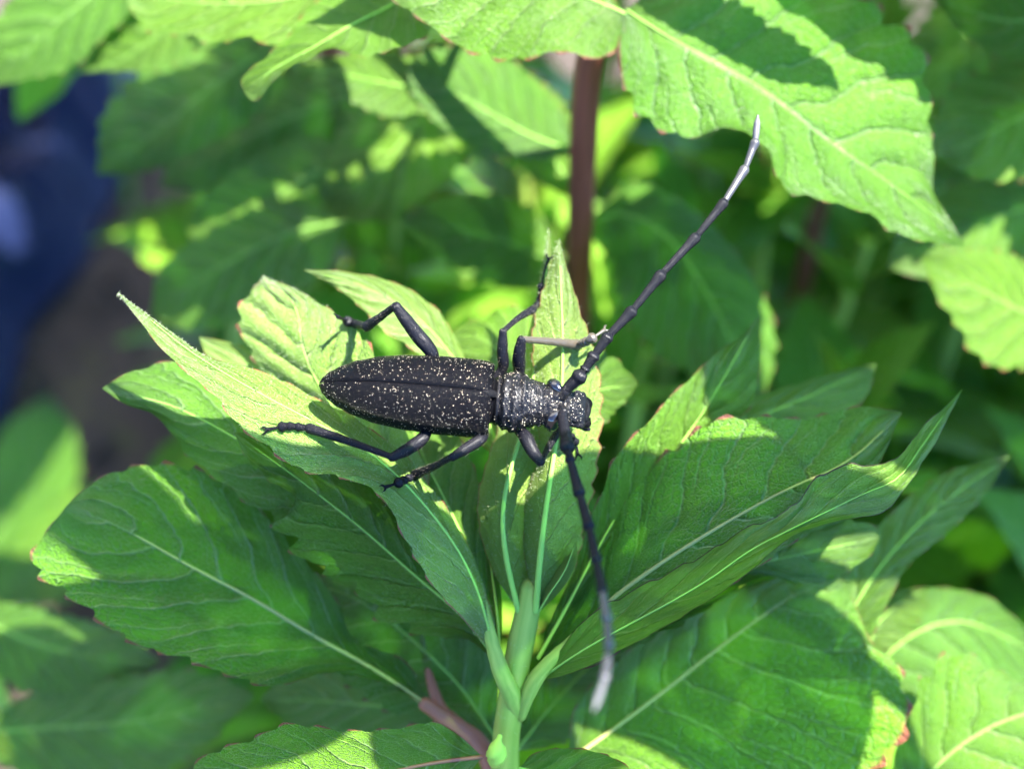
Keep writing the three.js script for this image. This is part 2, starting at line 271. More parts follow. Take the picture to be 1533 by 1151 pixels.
// upright leaf with the sunlit shoulder
leaf(shoot, LEAF[1], [[830, 960, 3], [880, 860, 3], [935, 780, 4], [990, 705, 5], [1060, 605, 7], [1136, 474, 10]],
  [[860, 860, 3], [888, 760, 3], [915, 690, 3], [958, 638, 3.6], [1005, 592, 5], [1035, 562, 7], [1070, 528, 8.6], [1106, 506, 9.6]],
  [[880, 890, 4], [950, 800, 6], [1010, 725, 7], [1062, 655, 8], [1122, 610, 9.4], [1138, 540, 10]], { teeth: 8, depth: 0.05, fold: 1.3, rib: 0.5, bulge: 0.5 });
leaf(shoot, LEAF[1], [[960, 830, 9], [1040, 710, 10], [1130, 630, 12], [1220, 590, 14], [1312, 545, 17]], [[1000, 700, 11], [1090, 610, 13], [1200, 572, 15], [1270, 553, 16]], [[1060, 760, 10], [1160, 680, 12], [1260, 630, 14], [1300, 590, 16]], { teeth: 8, depth: 0.06, rib: 0.4 });
// clasping base of the pair
mesh('leaf_base', tube([P(724, 900, 1), P(735, 955, 0.6), P(750, 1005, 0.4), P(764, 1035, 1.2), P(774, 1070, 2.6)], [0.3, 0.6, 0.8, 0.95, 0.7], 12, 30, 0.08, 0.75), STEM, shoot);
mesh('leaf_base', tube([P(900, 915, 0.4), P(850, 965, 0.2), P(815, 1000, 0.2), P(794, 1030, 1.2), P(780, 1070, 2.6)], [0.3, 0.55, 0.8, 0.95, 0.7], 12, 30, 0.08, 0.75), STEM, shoot);
// large lower leaves
leaf(shoot, LEAF[2], [[648, 1062, 8], [560, 1003, 7.6], [471, 953, 7], [380, 898, 6.4], [287, 849, 5.8], [168, 784, 5], [98, 760, 5]],
  [[600, 990, 9], [532, 962, 8.8], [508, 900, 8.6], [440, 815, 8.2], [370, 740, 7.6], [275, 690, 7], [175, 700, 6.4], [120, 735, 5.6]],
  [[560, 1012, 6], [480, 1012, 4.6], [395, 1030, 3.4], [300, 1000, 3], [200, 968, 3], [125, 918, 3.2], [38, 840, 4.4]], { teeth: 11, depth: 0.07, bulge: 0.7, wave: 0.9, rib: 0.75, ribMat: TANRIB, petiole: [[745, 1165, 7], [715, 1110, 8], [680, 1085, 8]], petMat: REDPET, petioleR: [1.1, 0.95, 0.85, 0.7] });
leaf(shoot, LEAF[2], [[745, 1110, 10], [690, 1030, 10.4], [620, 960, 10.8], [540, 900, 11.2], [460, 870, 12]], [[740, 980, 11], [660, 900, 11.4], [560, 850, 12]], [[660, 1100, 10], [560, 1060, 10.6], [470, 980, 11.4]], { teeth: 8, rib: 0.4 });
leaf(shoot, LEAF[1], [[745, 1120, 12], [640, 1072, 14], [520, 1052, 17], [390, 1046, 20]], [[660, 1010, 15], [540, 988, 18], [440, 1002, 20]], [[660, 1130, 13], [530, 1122, 16], [430, 1090, 19]], { teeth: 8, rib: 0.4 });
leaf(shoot, LEAF[2], [[772, 1125, 12], [830, 1052, 14], [890, 990, 17], [965, 925, 20]], [[795, 1020, 15], [845, 945, 18], [905, 905, 20]], [[855, 1110, 13], [925, 1050, 16], [965, 985, 19]], { teeth: 8, rib: 0.4 });
mesh('branch', tube([P(690, 1090, 8), P(660, 1060, 9), P(640, 1000, 11), P(630, 950, 13)], [0.8, 0.6, 0.42, 0.3], 10, 20, 0.1), REDPET, shoot);
leaf(shoot, LEAF[0], [[722, 1133, 0], [650, 1142, -1], [540, 1165, -3], [420, 1190, -6], [230, 1240, -11]],
  [[690, 1102, 0], [650, 1078, 0], [600, 1086, -1], [520, 1091, -2], [434, 1078, -3], [375, 1102, -5], [300, 1130, -7]], [[690, 1170, -1], [600, 1230, -4], [480, 1270, -7], [330, 1280, -10]], { teeth: 9, depth: 0.07, rib: 0.55, ribMat: REDPET, bulge: 0.5 });
leaf(shoot, LEAF[0], [[778, 1150, 0], [830, 1160, -1], [900, 1185, -3], [1010, 1250, -7]], [[795, 1130, -0.5], [832, 1119, -1], [892, 1123, -2], [948, 1150, -4], [990, 1200, -6]], [[810, 1200, -2], [860, 1240, -4], [930, 1260, -6]], { teeth: 6, depth: 0.05, rib: 0.4 });
leaf(shoot, LEAF[1], [[850, 1140, 8], [920, 1090, 9], [1000, 1030, 10], [1100, 952, 11], [1200, 886, 12], [1262, 868, 13]],
  [[860, 1060, 10], [920, 990, 11], [1010, 930, 12], [1110, 880, 13], [1200, 860, 13]], [[950, 1180, 6], [1100, 1230, 6], [1250, 1210, 7], [1345, 1130, 8.4], [1372, 1070, 9], [1356, 1000, 10], [1310, 965, 11], [1290, 920, 12]], { teeth: 10, depth: 0.07, rib: 0.7, ribMat: TANRIB, petiole: [[775, 1190, 6], [810, 1165, 7]] });
mesh('axil_bud', tube([P(742, 1140, 0), P(744, 1118, -1.6), P(748, 1102, -1.2)], [0.7, 0.95, 0.25], 10, 14, 0.3), plain([0.24, 0.36, 0.04], 0.8), shoot);

// ================================================================ THE BEETLE
const beetle = thing('longhorn_beetle', 'black longhorn beetle with speckled wing cases clinging to the young leaves', 'beetle');
{
  const X = V(1, 0, 0).applyAxisAngle(camBack, -5 * Math.PI / 180), Y0 = fromCam(0, Math.sin(0.33), Math.cos(0.33));
  const Z = V(0, 0, 0).crossVectors(X, Y0).normalize(), Y = V(0, 0, 0).crossVectors(Z, X);
  const O = P(737, 598, -3.6);
  beetle.matrixAutoUpdate = true;
  beetle.quaternion.setFromRotationMatrix(new THREE.Matrix4().makeBasis(X, Y, Z));
  beetle.position.copy(O).multiplyScalar(MM);
  beetle.updateMatrixWorld(true);
  const inv = beetle.matrixWorld.clone().invert();
  const B = (px, py, d) => P(px, py, d).multiplyScalar(MM).applyMatrix4(inv).multiplyScalar(1 / MM);     // pixel -> beetle frame, mm
  const roughBump = dataTex(512, 512, (u, v) => clamp(0.5 + 0.35 * N(u * 42, v * 42, 1) + 0.25 * N(u * 95, v * 95, 2) - 0.5 * (1 - smooth(0.1, 0.4, worley(u * 40, v * 40, 2)))), false, true);
  const shell = new THREE.MeshPhysicalMaterial({ color: new THREE.Color().setRGB(0.0025, 0.0025, 0.0035), roughness: 0.2, specularIntensity: 0.1, bumpMap: roughBump, bumpScale: 0.00006 });
  const hide = new THREE.MeshPhysicalMaterial({ color: new THREE.Color().setRGB(0.004, 0.004, 0.005), roughness: 0.22, specularIntensity: 0.32, bumpMap: roughBump, bumpScale: 0.00005 });
  const limb = new THREE.MeshPhysicalMaterial({ color: new THREE.Color().setRGB(0.005, 0.005, 0.007), roughness: 0.25, specularIntensity: 0.2, bumpMap: roughBump, bumpScale: 0.00003 });
  const ash = new THREE.MeshPhysicalMaterial({ color: new THREE.Color().setRGB(0.022, 0.022, 0.026), roughness: 0.42 });
  const eyeMat = plain([0.006, 0.006, 0.008], 0.12, { clearcoat: 0.6, clearcoatRoughness: 0.08 });
  const brass = new THREE.MeshPhysicalMaterial({ color: new THREE.Color().setRGB(0.68, 0.59, 0.44), metalness: 0.8, roughness: 0.35 });

  // body: abdomen, thorax, pronotum, neck and head as one loft; rows [x, half width, top, bottom, centre y]
  const prof = table([
    [-15.6, 0.02, 0.02, 0.02, -0.1], [-15.2, 0.8, 0.5, 0.5, -0.1], [-13, 2.1, 1.2, 1.3, -0.1], [-9, 2.8, 1.6, 1.9, -0.1], [-4, 3.05, 1.9, 2.2, -0.2], [-1.2, 2.9, 1.8, 2.2, -0.3],
    [-0.2, 2.2, 1.4, 1.9, -0.3], [0.15, 2.12, 1.5, 1.8, -0.2], [0.5, 2.35, 1.85, 1.9, -0.1], [1.2, 2.62, 2.1, 2.0, -0.1], [2.2, 2.85, 2.2, 2.1, -0.1], [2.8, 2.66, 2.15, 2.0, -0.1], [3.6, 2.2, 1.95, 1.9, -0.15], [4.2, 2.1, 1.85, 1.8, -0.2], [4.6, 2.02, 1.78, 1.7, -0.25],
    [4.75, 1.88, 1.62, 1.55, -0.28], [5.2, 1.9, 1.68, 1.6, -0.3], [5.8, 2.0, 1.7, 1.7, -0.36], [6.4, 1.86, 1.58, 1.7, -0.45], [7.0, 1.7, 1.38, 1.65, -0.55], [7.6, 1.72, 1.16, 1.6, -0.7], [8.1, 1.8, 1.0, 1.5, -0.85], [8.5, 1.72, 0.75, 1.3, -1.0], [8.72, 1.3, 0.5, 1.0, -1.1], [8.8, 0.02, 0.02, 0.02, -1.15]]);
  const bodyG = grid(240, 72, (a, b) => {
    const x = lerp(-15.6, 8.8, a), [w, t, l, cy] = prof(x), th = -b * 2 * Math.PI, c = Math.cos(th), s = Math.sin(th);
    let k = 1;
    if (x > 0.1 && x < 4.7) { const on = smooth(0.1, 0.8, x) * (1 - smooth(4.2, 4.7, x)); k += on * (0.035 * Math.sin(x * 7.2 + 1.2 * N(c * 2, s * 2, x * 0.6)) + 0.07 * N(x * 1.9, c * 3.2, s * 3.2) + 0.045 * N(x * 4.4, c * 7, s * 7)) - 0.05 * Math.exp(-(((x - 0.62) / 0.13) ** 2)) - 0.05 * Math.exp(-(((x - 3.72) / 0.13) ** 2)); }
    if (x > 4.7) k += 0.085 * N(x * 1.6, c * 3, s * 3) + 0.035 * N(x * 4.4, c * 7, s * 7) - 0.05 * Math.exp(-(((x - 7.35) / 0.12) ** 2)) - 0.06 * Math.exp(-(((x - 8.15) / 0.1) ** 2));
    let y = c * (c > 0 ? t : l) * k + cy; const z = s * w * k;
    if (x > 5 && x < 7.2 && c > 0) y -= 0.28 * Math.exp(-((z / 0.28) ** 2)) * smooth(5, 5.6, x) * (1 - smooth(6.6, 7.2, x));
    return [V(x, y, z), b * 2.2, a * 3.2];
  }, true);
  mesh('body', bodyG, hide, beetle);
  // wing cases
  const ely = table([[0, 3.3, 1.6], [0.15, 3.46, 2.0], [0.5, 3.56, 2.32], [1.0, 3.58, 2.55], [2.2, 3.6, 2.75], [5, 3.6, 2.85], [8, 3.42, 2.8], [10.5, 3.08, 2.6], [12.6, 2.5, 2.2], [14.0, 1.9, 1.7], [15.0, 1.3, 1.2], [15.6, 0.75, 0.75], [15.95, 0.12, 0.3]]);
  const elyP = (q, th, sg) => {
    const x = 15.95 * q, [w, h] = ely(x), s = Math.sin(th), c = Math.cos(th);
    let z = w * Math.sign(s) * Math.abs(s) ** 0.82 + 0.02, y = h * Math.sign(c) * Math.abs(c) ** 0.92;
    const front = 1 - smooth(0, 2.6, x);
    y += -0.16 * Math.exp(-((z / 0.16) ** 2)) * (1 - 0.4 * front) + front * 0.32 * Math.exp(-(((z - 2.45) / 0.6) ** 2)) - front * 0.22 * Math.exp(-(((z - 1.3) / 0.7) ** 2)) + 0.025 * N(x * 1.5, z * 1.5, sg) + 0.032 * (0.45 + 0.55 * front + 0.25 * smooth(10, 3, x)) * N(x * 4.2, z * 4.2, 3 + sg);
    z += Math.abs(s) * 0.02 * N(x * 2, th * 3, 7);
    return V(-x + 0.05 * (1 - front) - 0.1 * front * Math.abs(s) ** 4, y - 0.1, z * sg);
  };
  for (const sg of [1, -1]) {
    const e = mesh('wing_case', grid(300, 84, (a, b) => [elyP(a, lerp(0, 1.98, sg > 0 ? 1 - b : b), sg), b * 5 * 0.6, a * 16.35 / 3.6 * 0.9]), shell, beetle);
    const n = 1100, grains = new THREE.InstancedMesh(new THREE.IcosahedronGeometry(0.035 * MM, 1), brass, n), m = new THREE.Matrix4(), qn = new THREE.Quaternion();  // brass grains: pale bristles whose colour also stands in for sun glints
    for (let i = 0; i < n; i++) {
      let q, th; do { q = rnd() ** 1.2 * 0.98; th = rnd(0.03, 1.75); } while (rnd() > 0.6 + 0.5 * N(q * 7, th * 3, 4 + sg) + 0.5 * N(q * 30, th * 9, sg));
      const p = elyP(q, th, sg), dx = elyP(Math.min(1, q + 0.01), th, sg).sub(p), dt = elyP(q, th + 0.03, sg).sub(p);
      const nn = V(0, 0, 0).crossVectors(dx, dt).normalize(); if (nn.dot(V(0, Math.cos(th), Math.sin(th) * sg)) < 0) nn.negate();
      qn.setFromUnitVectors(V(0, 1, 0), nn); const k = 0.25 + 0.75 * rnd() ** 2.4;
      m.compose(p.addScaledVector(nn, -0.005).multiplyScalar(MM), qn, V(k, 0.55 * k, k)); grains.setMatrixAt(i, m);
    }
    grains.name = 'bristle_glints'; grains.userData.kind = 'stuff'; grains.castShadow = grains.receiveShadow = true; e.add(grains);
  }
  mesh('scutellum', tube([V(0.25, 1.62, 0), V(-0.5, 2.02, 0), V(-1.1, 2.32, 0)], [0.35, 0.4, 0.06], 12, 12, 0, 0.4), hide, beetle);
  // eyes wrap round the antenna sockets
  for (const sg of [1, -1]) {
    mesh('eye', tube([V(5.85, -0.85, 1.55 * sg), V(5.5, 0.0, 1.82 * sg), V(5.65, 0.78, 1.5 * sg), V(6.2, 1.05, 1.0 * sg)], [0.55, 0.72, 0.6, 0.3], 16, 20), eyeMat, beetle);
    mesh('antenna_socket', tube([V(6.25, 0.75, 0.62 * sg), V(6.55, 1.12, 0.98 * sg)], [0.55, 0.5], 14, 8), hide, beetle);
    mesh('mandible', tube([V(8.1, -1.2, 1.15 * sg), V(8.9, -1.7, 1.0 * sg), V(9.15, -2.1, 0.35 * sg)], [0.5, 0.42, 0.12], 12, 14), shell, beetle);
    mesh('palp', tube([V(8.1, -2.0, 1.0 * sg), V(8.7, -2.5, 1.3 * sg), V(9.2, -2.7, 1.2 * sg)], [0.16, 0.15, 0.2], 8, 12), limb, beetle);
  }
  mesh('upper_lip', tube([V(8.62, -0.95, -0.85), V(8.78, -0.92, 0), V(8.62, -0.95, 0.85)], [0.3, 0.36, 0.3], 12, 14), hide, beetle);

  // pale bristle points on neck shield and head, also imitating sun glints
  {
    const n = 420, pp = bodyG.attributes.position, pn = bodyG.attributes.normal, grains = new THREE.InstancedMesh(new THREE.IcosahedronGeometry(0.05 * MM, 1), brass, n), m = new THREE.Matrix4(), qn = new THREE.Quaternion(), a = V(), b = V();
    for (let i = 0; i < n;) { const k = Math.floor(rnd(pp.count)); a.fromBufferAttribute(pp, k); if (a.x < 0.0003 || a.x > 0.0085 || a.y < -0.0004) continue; b.fromBufferAttribute(pn, k); qn.setFromUnitVectors(V(0, 1, 0), b); const w = 0.25 + 0.8 * rnd() ** 2; m.compose(a, qn, V(w, w * 0.6, w)); grains.setMatrixAt(i++, m); }
    grains.name = 'bristle_glints'; grains.userData.kind = 'stuff'; grains.castShadow = grains.receiveShadow = true; beetle.add(grains);
  }
  // legs
  const ray = new THREE.Raycaster(); shoot.updateMatrixWorld(true);
  const under = shoot.children.filter((c) => c.name === 'leaf');
  const rest = (px, py, d) => { ray.set(EYE.clone().multiplyScalar(MM), P(px, py, d).sub(EYE).normalize()); const h = ray.intersectObjects(under, false).map((q) => q.point.multiplyScalar(1 / MM).sub(EYE).dot(camBack) * -1 - DIST).filter((q) => Math.abs(q - d) < 6); return [px, py, h.length ? Math.min(...h) - 0.3 : d]; };
  const down = plain([0.16, 0.14, 0.11], 0.5);
  const golden = new THREE.MeshPhysicalMaterial({ color: new THREE.Color().setRGB(0.035, 0.029, 0.021), roughness: 0.32, sheen: 0.1, sheenColor: new THREE.Color(1, 0.9, 0.75) });
  function leg(pf, pt, foot, rf, rt, low = limb) {
    foot = foot.map((q) => rest(...q)); pt[pt.length - 1] = [...foot[0]]; pt[1] = [pt[1][0], pt[1][1], (pt[0][2] + foot[0][2]) / 2];
    const g = new THREE.Group(); g.name = 'leg'; beetle.add(g);
    const f = pf.map((q) => q.isVector3 ? q : B(...q)), t = pt.map((q) => B(...q)), s = foot.map((q) => B(...q));
    const fm = mesh('femur', tube(f, [rf * 0.62, rf * 0.9, rf * 1.05, rf * 0.95, rf * 0.72], 16, 30, 0.03), limb, g);
    hairs(fm, 220, 0.55, down, 'leg_hairs');
    const tm = mesh('tibia', tube(t, [rt * 0.75, rt * 0.8, rt * 0.9, rt * 1.05, rt * 1.25], 14, 26, 0.1), low, g);
    hairs(tm, 260, 0.55, down, 'leg_hairs');
    { const q = t[t.length - 1], d = q.clone().sub(t[0]).normalize(); for (const k of [-1, 1]) mesh('spur', tube([q.clone(), q.clone().addScaledVector(d, 0.3).add(V(0.1 * k, -0.15, 0.22 * k)), q.clone().addScaledVector(d, 0.55).add(V(0.12 * k, -0.25, 0.3 * k))], [0.12, 0.08, 0.02], 6, 6), low, g); }
    const c = curve(s), parts = [], len = c.getLength();
    for (let i = 0; i < 4; i++) {                                    // four tarsal pads, the third lobed, the last slender
      const a = [0, 0.27, 0.47, 0.63][i], b = [0.27, 0.47, 0.65, 1][i], w = [0.95, 1.0, 1.15, 0.55][i] * rt;
      parts.push(tube([c.getPointAt(a), c.getPointAt((a + b) / 2), c.getPointAt(b)], i < 3 ? [w * 0.45, w * 0.85, w * 1.15] : [w * 0.5, w * 0.6, w * 0.85], 10, 8, 0, 1));
    }
    const e = c.getPointAt(1), T = c.getTangentAt(1), sd = V(0, 0, 0).crossVectors(T, V(0, 1, 0)).normalize();
    for (const k of [-1, 1]) parts.push(tube([e.clone(), e.clone().addScaledVector(T, 0.3).addScaledVector(sd, 0.28 * k), e.clone().addScaledVector(T, 0.62).addScaledVector(sd, 0.3 * k).add(V(0, -0.2, 0))], [0.13, 0.1, 0.03], 6, 8));
    mesh('tarsus', mergeGeometries(parts), low, g);
  }
  leg([V(-6.2, -1.0, -2.2), [648, 533, -3.2], [622, 498, -3.6], [592, 458, -4.2]], [[592, 457, -4.2], [570, 474, -2.4], [548, 490, -0.4]], [[548, 489, -0.6], [525, 483, -0.2], [505, 474, 0.4]], 0.66, 0.42);
  leg([V(-0.6, -1.6, -2.0), [752, 552, -1.6], [752, 525, -2.4], [753, 496, -3]], [[753, 496, -3], [775, 477, -1.6], [797, 463, 1]], [[798, 463, 1], [808, 446, 2.2], [813, 415, 2.6], [821, 388, 2.4]], 0.52, 0.32);
  leg([V(2.3, -1.6, -1.8), [777, 556, -1.4], [777, 532, -2.4], [781, 508, -3.2]], [[783, 508, -3.2], [822, 511, -2.8], [864, 518, -1.6]], [[866, 516, -1.6], [884, 508, -0.6], [905, 494, 0.2]], 0.6, 0.42, golden);
  leg([V(-6.2, -1.2, 2.2), [637, 650, -4.2], [614, 670, -5], [586, 685, -6]], [[586, 684, -6], [520, 660, -6.2], [462, 641, -5.6]], [[462, 641, -5.6], [430, 638, -5.4], [400, 643, -5.2]], 0.58, 0.4);
  leg([V(-0.6, -1.6, 2.2), [722, 655, -4.6], [700, 670, -5.4], [676, 685, -6]], [[676, 684, -6], [648, 699, -5.6], [620, 712, -4.6]], [[620, 712, -4.6], [598, 722, -4.2], [577, 729, -4]], 0.52, 0.4);
  leg([V(2.3, -1.7, 1.8), [787, 655, -4.2], [797, 675, -4.8], [810, 692, -5]], [[810, 692, -5], [822, 668, -3.6], [836, 642, -2.2]], [[838, 642, -2.2], [852, 650, -2], [862, 664, -1.8], [865, 680, -1.6]], 0.62, 0.36);

  // antennae: eleven segments each, knotted at the far end
  const tipMat = plain([0.055, 0.055, 0.06], 0.5);
  function antenna(list, radii, tipFrom, knob) {
    const g = new THREE.Group(); g.name = 'antenna'; beetle.add(g);
    const q = list.map((p) => p.isVector3 ? p : B(...p));
    for (let i = 0; i < q.length - 1; i++) {
      const r = radii(i), a = q[i], b = q[i + 1], d = b.clone().sub(a), l = d.length();
      const last = i === q.length - 2;
      mesh('antenna_segment', tube([a.clone(), a.clone().addScaledVector(d, 0.35), a.clone().addScaledVector(d, 0.75), a.clone().addScaledVector(d, 0.97)], last ? [r * 0.7, r * 0.85, r * 0.85, r * 0.3] : [r * 0.68, r * 0.8, r * 0.9, r * knob], 12, 20, 0.05), last ? tipMat : i >= tipFrom ? ash : limb, g);
    }
  }
  antenna([V(6.35, 1.0, -0.95), [869, 562, -5], [876, 552, -5], [889, 533, -5], [910, 504, -5], [947, 465, -4.6], [991, 410, -4], [1043, 354, -3], [1085, 302, -2], [1116, 252, -1], [1131, 212, -0.6], [1135, 172, -0.4]],
    (i) => [0.62, 0.42, 0.52, 0.5, 0.5, 0.47, 0.45, 0.43, 0.42, 0.4, 0.38][i], 8, 1.2);
  antenna([V(6.35, 1.0, 0.95), [850, 672, -9], [854, 690, -10], [868, 740, -12], [882, 790, -14.5], [893, 840, -17], [902, 885, -19], [909, 928, -21], [912, 968, -23], [905, 1018, -25.5], [889, 1065, -28]],
    (i) => [0.62, 0.42, 0.5, 0.48, 0.46, 0.45, 0.42, 0.4, 0.36, 0.3][i], 6, 1.1);
}

// ================================================================ THE SHOOT BEHIND, WITH THE RED STEM
const behind = thing('leafy_shoot', 'tall shoot with a dark red stem standing behind the beetle', 'plant');
mesh('stem', tube([P(850, 760, 150), P(866, 560, 90), P(868, 400, 48), P(872, 250, 33), P(880, 110, 22), P(900, 10, 15), P(905, -60, 12), V(13, 225, -38), V(16, 258, -40)], [2.3, 2.1, 1.9, 1.8, 1.75, 1.7, 1.5, 1.3, 0.8], 18, 90, 0.05), REDSTEM, behind);
leaf(behind, LEAF[0], [[935, 20, 12], [860, -10, 11], [760, -30, 9], [650, -50, 7], [500, -90, 5]],
  [[880, -60, 12], [780, -110, 11], [640, -120, 9]], [[935, 62, 12], [900, 90, 12], [842, 82, 11.4], [775, 94, 11], [718, 86, 10], [672, 66, 9], [632, 35, 8], [570, -15, 7]], { teeth: 9, depth: 0.05, bulge: 0.6, rib: 0.5 });
leaf(behind, LEAF[2], [[938, 15, 13], [1000, 55, 12], [1070, 92, 12], [1140, 132, 12], [1230, 200, 12], [1330, 272, 13], [1400, 325, 13], [1444, 368, 13]],
  [[980, -20, 15], [1060, -60, 16], [1180, -60, 17], [1300, -20, 17], [1385, 70, 17], [1400, 150, 16], [1396, 226, 15], [1400, 285, 14]],
  [[925, 80, 12], [950, 165, 11], [1025, 206, 10], [1085, 190, 9.6], [1140, 215, 9.4], [1168, 280, 9.6], [1225, 297, 10], [1305, 328, 11], [1390, 366, 12]], { teeth: 11, depth: 0.1, bulge: 0.9, wave: 1.2, rib: 0.34 });
leaf(behind, LEAF[2], [[868, 340, 42], [930, 320, 40], [1000, 355, 36], [1060, 440, 34], [1105, 530, 34], [1140, 600, 36]], [[950, 270, 42], [1060, 330, 40], [1140, 430, 38], [1170, 520, 38]], [[905, 380, 40], [925, 470, 36], [985, 540, 36], [1060, 580, 36]], { teeth: 10, rib: 0.5 });
leaf(behind, LEAF[3], [[868, 300, 38], [830, 240, 36], [790, 180, 36], [750, 110, 38]], [[870, 240, 38], [860, 170, 38], [800, 110, 38]], [[800, 270, 36], [740, 210, 36], [720, 140, 38]], { teeth: 9, rib: 0.5 });
leaf(behind, LEAF[1], [[866, 420, 50], [780, 370, 46], [700, 345, 42], [600, 330, 40]], [[800, 310, 46], [720, 285, 44], [640, 300, 42]], [[800, 430, 46], [700, 420, 42], [630, 370, 40]], { teeth: 9, rib: 0.5 });
leaf(behind, LEAF[2], [[872, 230, 32], [800, 205, 32], [700, 150, 30], [610, 100, 28]], [[820, 130, 34], [730, 70, 32], [640, 70, 30]], [[790, 240, 32], [690, 215, 30], [620, 150, 28]], { teeth: 10, rib: 0.5 });

// ================================================================ MORE SHOOTS: one leaf shape cloned at different sizes
const leafKinds = [0, 1, 2, 3].map((k) => {
  const Lm = 46, Wd = [12.5, 14, 11, 13][k], droop = [7, 11, 5, 14][k], fold = [3, 2, 4, 1.5][k];
  const M = (t) => V(Lm * t, 3 * t - droop * t * t, 2.2 * Math.sin(t * 3 + k) * t);
  const w = (t) => Wd * (Math.sin(Math.PI * Math.min(1, t ** 0.72)) ** 0.85 + 0.02) * (1 - 0.25 * smooth(0.6, 1, t));
  const E = (sg) => (t) => M(t).add(V(2 * Math.sin(t * Math.PI), fold * Math.sin(Math.PI * t), sg * w(t)));
  return leafGeo(M, E(-1), E(1), { teeth: 9, depth: 0.1, rows: 54, cols: 14, bulge: 0.7, wave: 1.2, fold: 1.4, s: k * 3.1 });
});
const petG = tube([V(-7, -1.5, 0), V(-3, -0.4, 0), V(1, 0, 0)], [0.9, 0.75, 0.6], 8, 8);
const ribG = tube([V(0, -0.1, 0), V(12, 1.4, 0.6), V(24, 0.2, 1.4)], [0.6, 0.45, 0.25], 6, 14);
const leafProto = leafKinds.map((g, k) => FAR.map((m) => { const o = mesh('leaf', g, m); mesh('petiole', petG, PETIOLE, o); return o; }));
function makeShoot(x, z, h, label, o = {}) {
  const g = thing('leafy_shoot', label, 'plant', o.group);
  const lean = o.lean ?? [rnd(-12, 12), rnd(-12, 12)], base = V(x - lean[0], -2, z - lean[1]), top = V(x, h, z), mid = base.clone().lerp(top, 0.5).add(V(rnd(-5, 5), 0, rnd(-5, 5)));
  const c = curve([base, mid, top]);
  mesh('stem', tube([base, mid, top], [2.1, 1.8, 1.0], 12, 40, 0.04), o.red ? REDSTEM : STEM, g);
  const pairs = o.pairs ?? 7, yaw = o.yaw ?? rnd(6.28), step = o.step ?? 17;
  for (let i = 0; i < pairs; i++) {
    const dist = 2 + i * step * (i < 2 ? 0.6 : 1), t = clamp(1 - dist / (h + 2), 0.05, 1), p = c.getPointAt(t);
    const size = (o.size ?? 1) * lerp(0.42, 1.1, clamp(i / 3)) * rnd(0.88, 1.12), rise = lerp(1.1, -0.1, clamp(i / 3.2)) + rnd(-0.18, 0.18);
    for (const k of [0, 1]) {
      const az = yaw + i * 1.571 + k * Math.PI + rnd(-0.25, 0.25);
      const lf = leafProto[Math.floor(rnd(4))][Math.floor(rnd(4))].clone();
      lf.scale.setScalar(size);
      lf.quaternion.setFromEuler(new THREE.Euler(rnd(-0.25, 0.25), az, rise, 'YZX'));
      lf.position.copy(p.clone().add(V(7, 1.5, 0).multiplyScalar(size).applyQuaternion(lf.quaternion))).multiplyScalar(MM);
      g.add(lf);
    }
  }
  return g;
}
const GRP = 'shoots of the same bush behind the beetle', LAB = 'leafy green shoot of the same bush behind the red stem';
for (const [x, z, h, o] of [[-18, -62, 122, {}], [22, -58, 128, {}], [52, -48, 122, {}], [2, -100, 138, {}], [48, -98, 142, {}], [-42, -100, 142, {}], [84, -80, 138, {}], [90, -20, 112, {}], [66, -5, 96, {}], [20, -145, 140, {}], [-30, -150, 148, {}], [80, -140, 146, {}], [120, -110, 146, {}], [36, -20, 92, {}], [-14, -22, 84, {}], [125, -50, 130, {}], [10, -35, 100, {}], [60, -75, 138, {}], [100, -60, 132, {}], [30, -80, 134, {}], [-20, -85, 136, {}], [-55, -140, 150, {}], [110, -150, 150, {}], [50, -160, 150, {}], [150, -150, 160, {}], [0, -190, 150, {}], [70, -200, 150, {}]]) makeShoot(x, z, h, LAB, { group: GRP, ...o });

for (const [x, z, h, yaw] of [[-60, -255, 245, 1.2], [-20, -245, 250, 0.7], [-52, -185, 240, 0.9], [30, -260, 250, 0.4], [85, -250, 250, 1.0], [140, -240, 250, 0.2], [-40, -215, 255, 0.5], [-100, -290, 250, 0.5], [-60, -310, 250, 0.9]])  // added tall shoots: leaves above the frame shade the soil gap
  makeShoot(x, z, h, 'tall red-stemmed shoot added at the rear of the bush to shade the soil gap', { group: 'added shading shoots at the back of the bush', yaw, pairs: 5, step: 15, size: 1.5, red: true });

{ // unseen upper leaf added along the sun to shade the toothed leaf
  const U = (px, py, t) => P(px, py, 13).addScaledVector(SUN, t);
  leaf(behind, LEAF[1], [U(940, -60, 34), U(1040, 30, 36), U(1150, 85, 38), U(1265, 125, 40)], [U(1050, -50, 35), U(1180, 10, 38), U(1250, 70, 40)], [U(980, 40, 35), U(1060, 88, 37), U(1160, 132, 39)], { rib: 0.3 });
}
for (let i = 0; i < 26; i++) {
  const x = -25 + 190 * ((i * 0.618) % 1), z = -40 - 230 * (i / 26);
  makeShoot(x, z, rnd(55, 105), 'low leafy shoot deep in the shade under the taller shoots', { group: 'low shoots under the bush', pairs: 4, step: 15, size: 1.15 });
}
for (const [x, z, h] of [[-165, -110, 250], [-175, -170, 250], [-160, -230, 255], [-170, -290, 250], [-120, -320, 250], [-185, -50, 240]])  // added past the left edge to keep sun and sky off the gap
  makeShoot(x, z, h, 'tall leafy shoot added to shade the soil gap beside the blue cloth', { group: 'added shading shoots round the soil gap', pairs: 4, step: 14, size: 1.5, lean: [45, 0] });
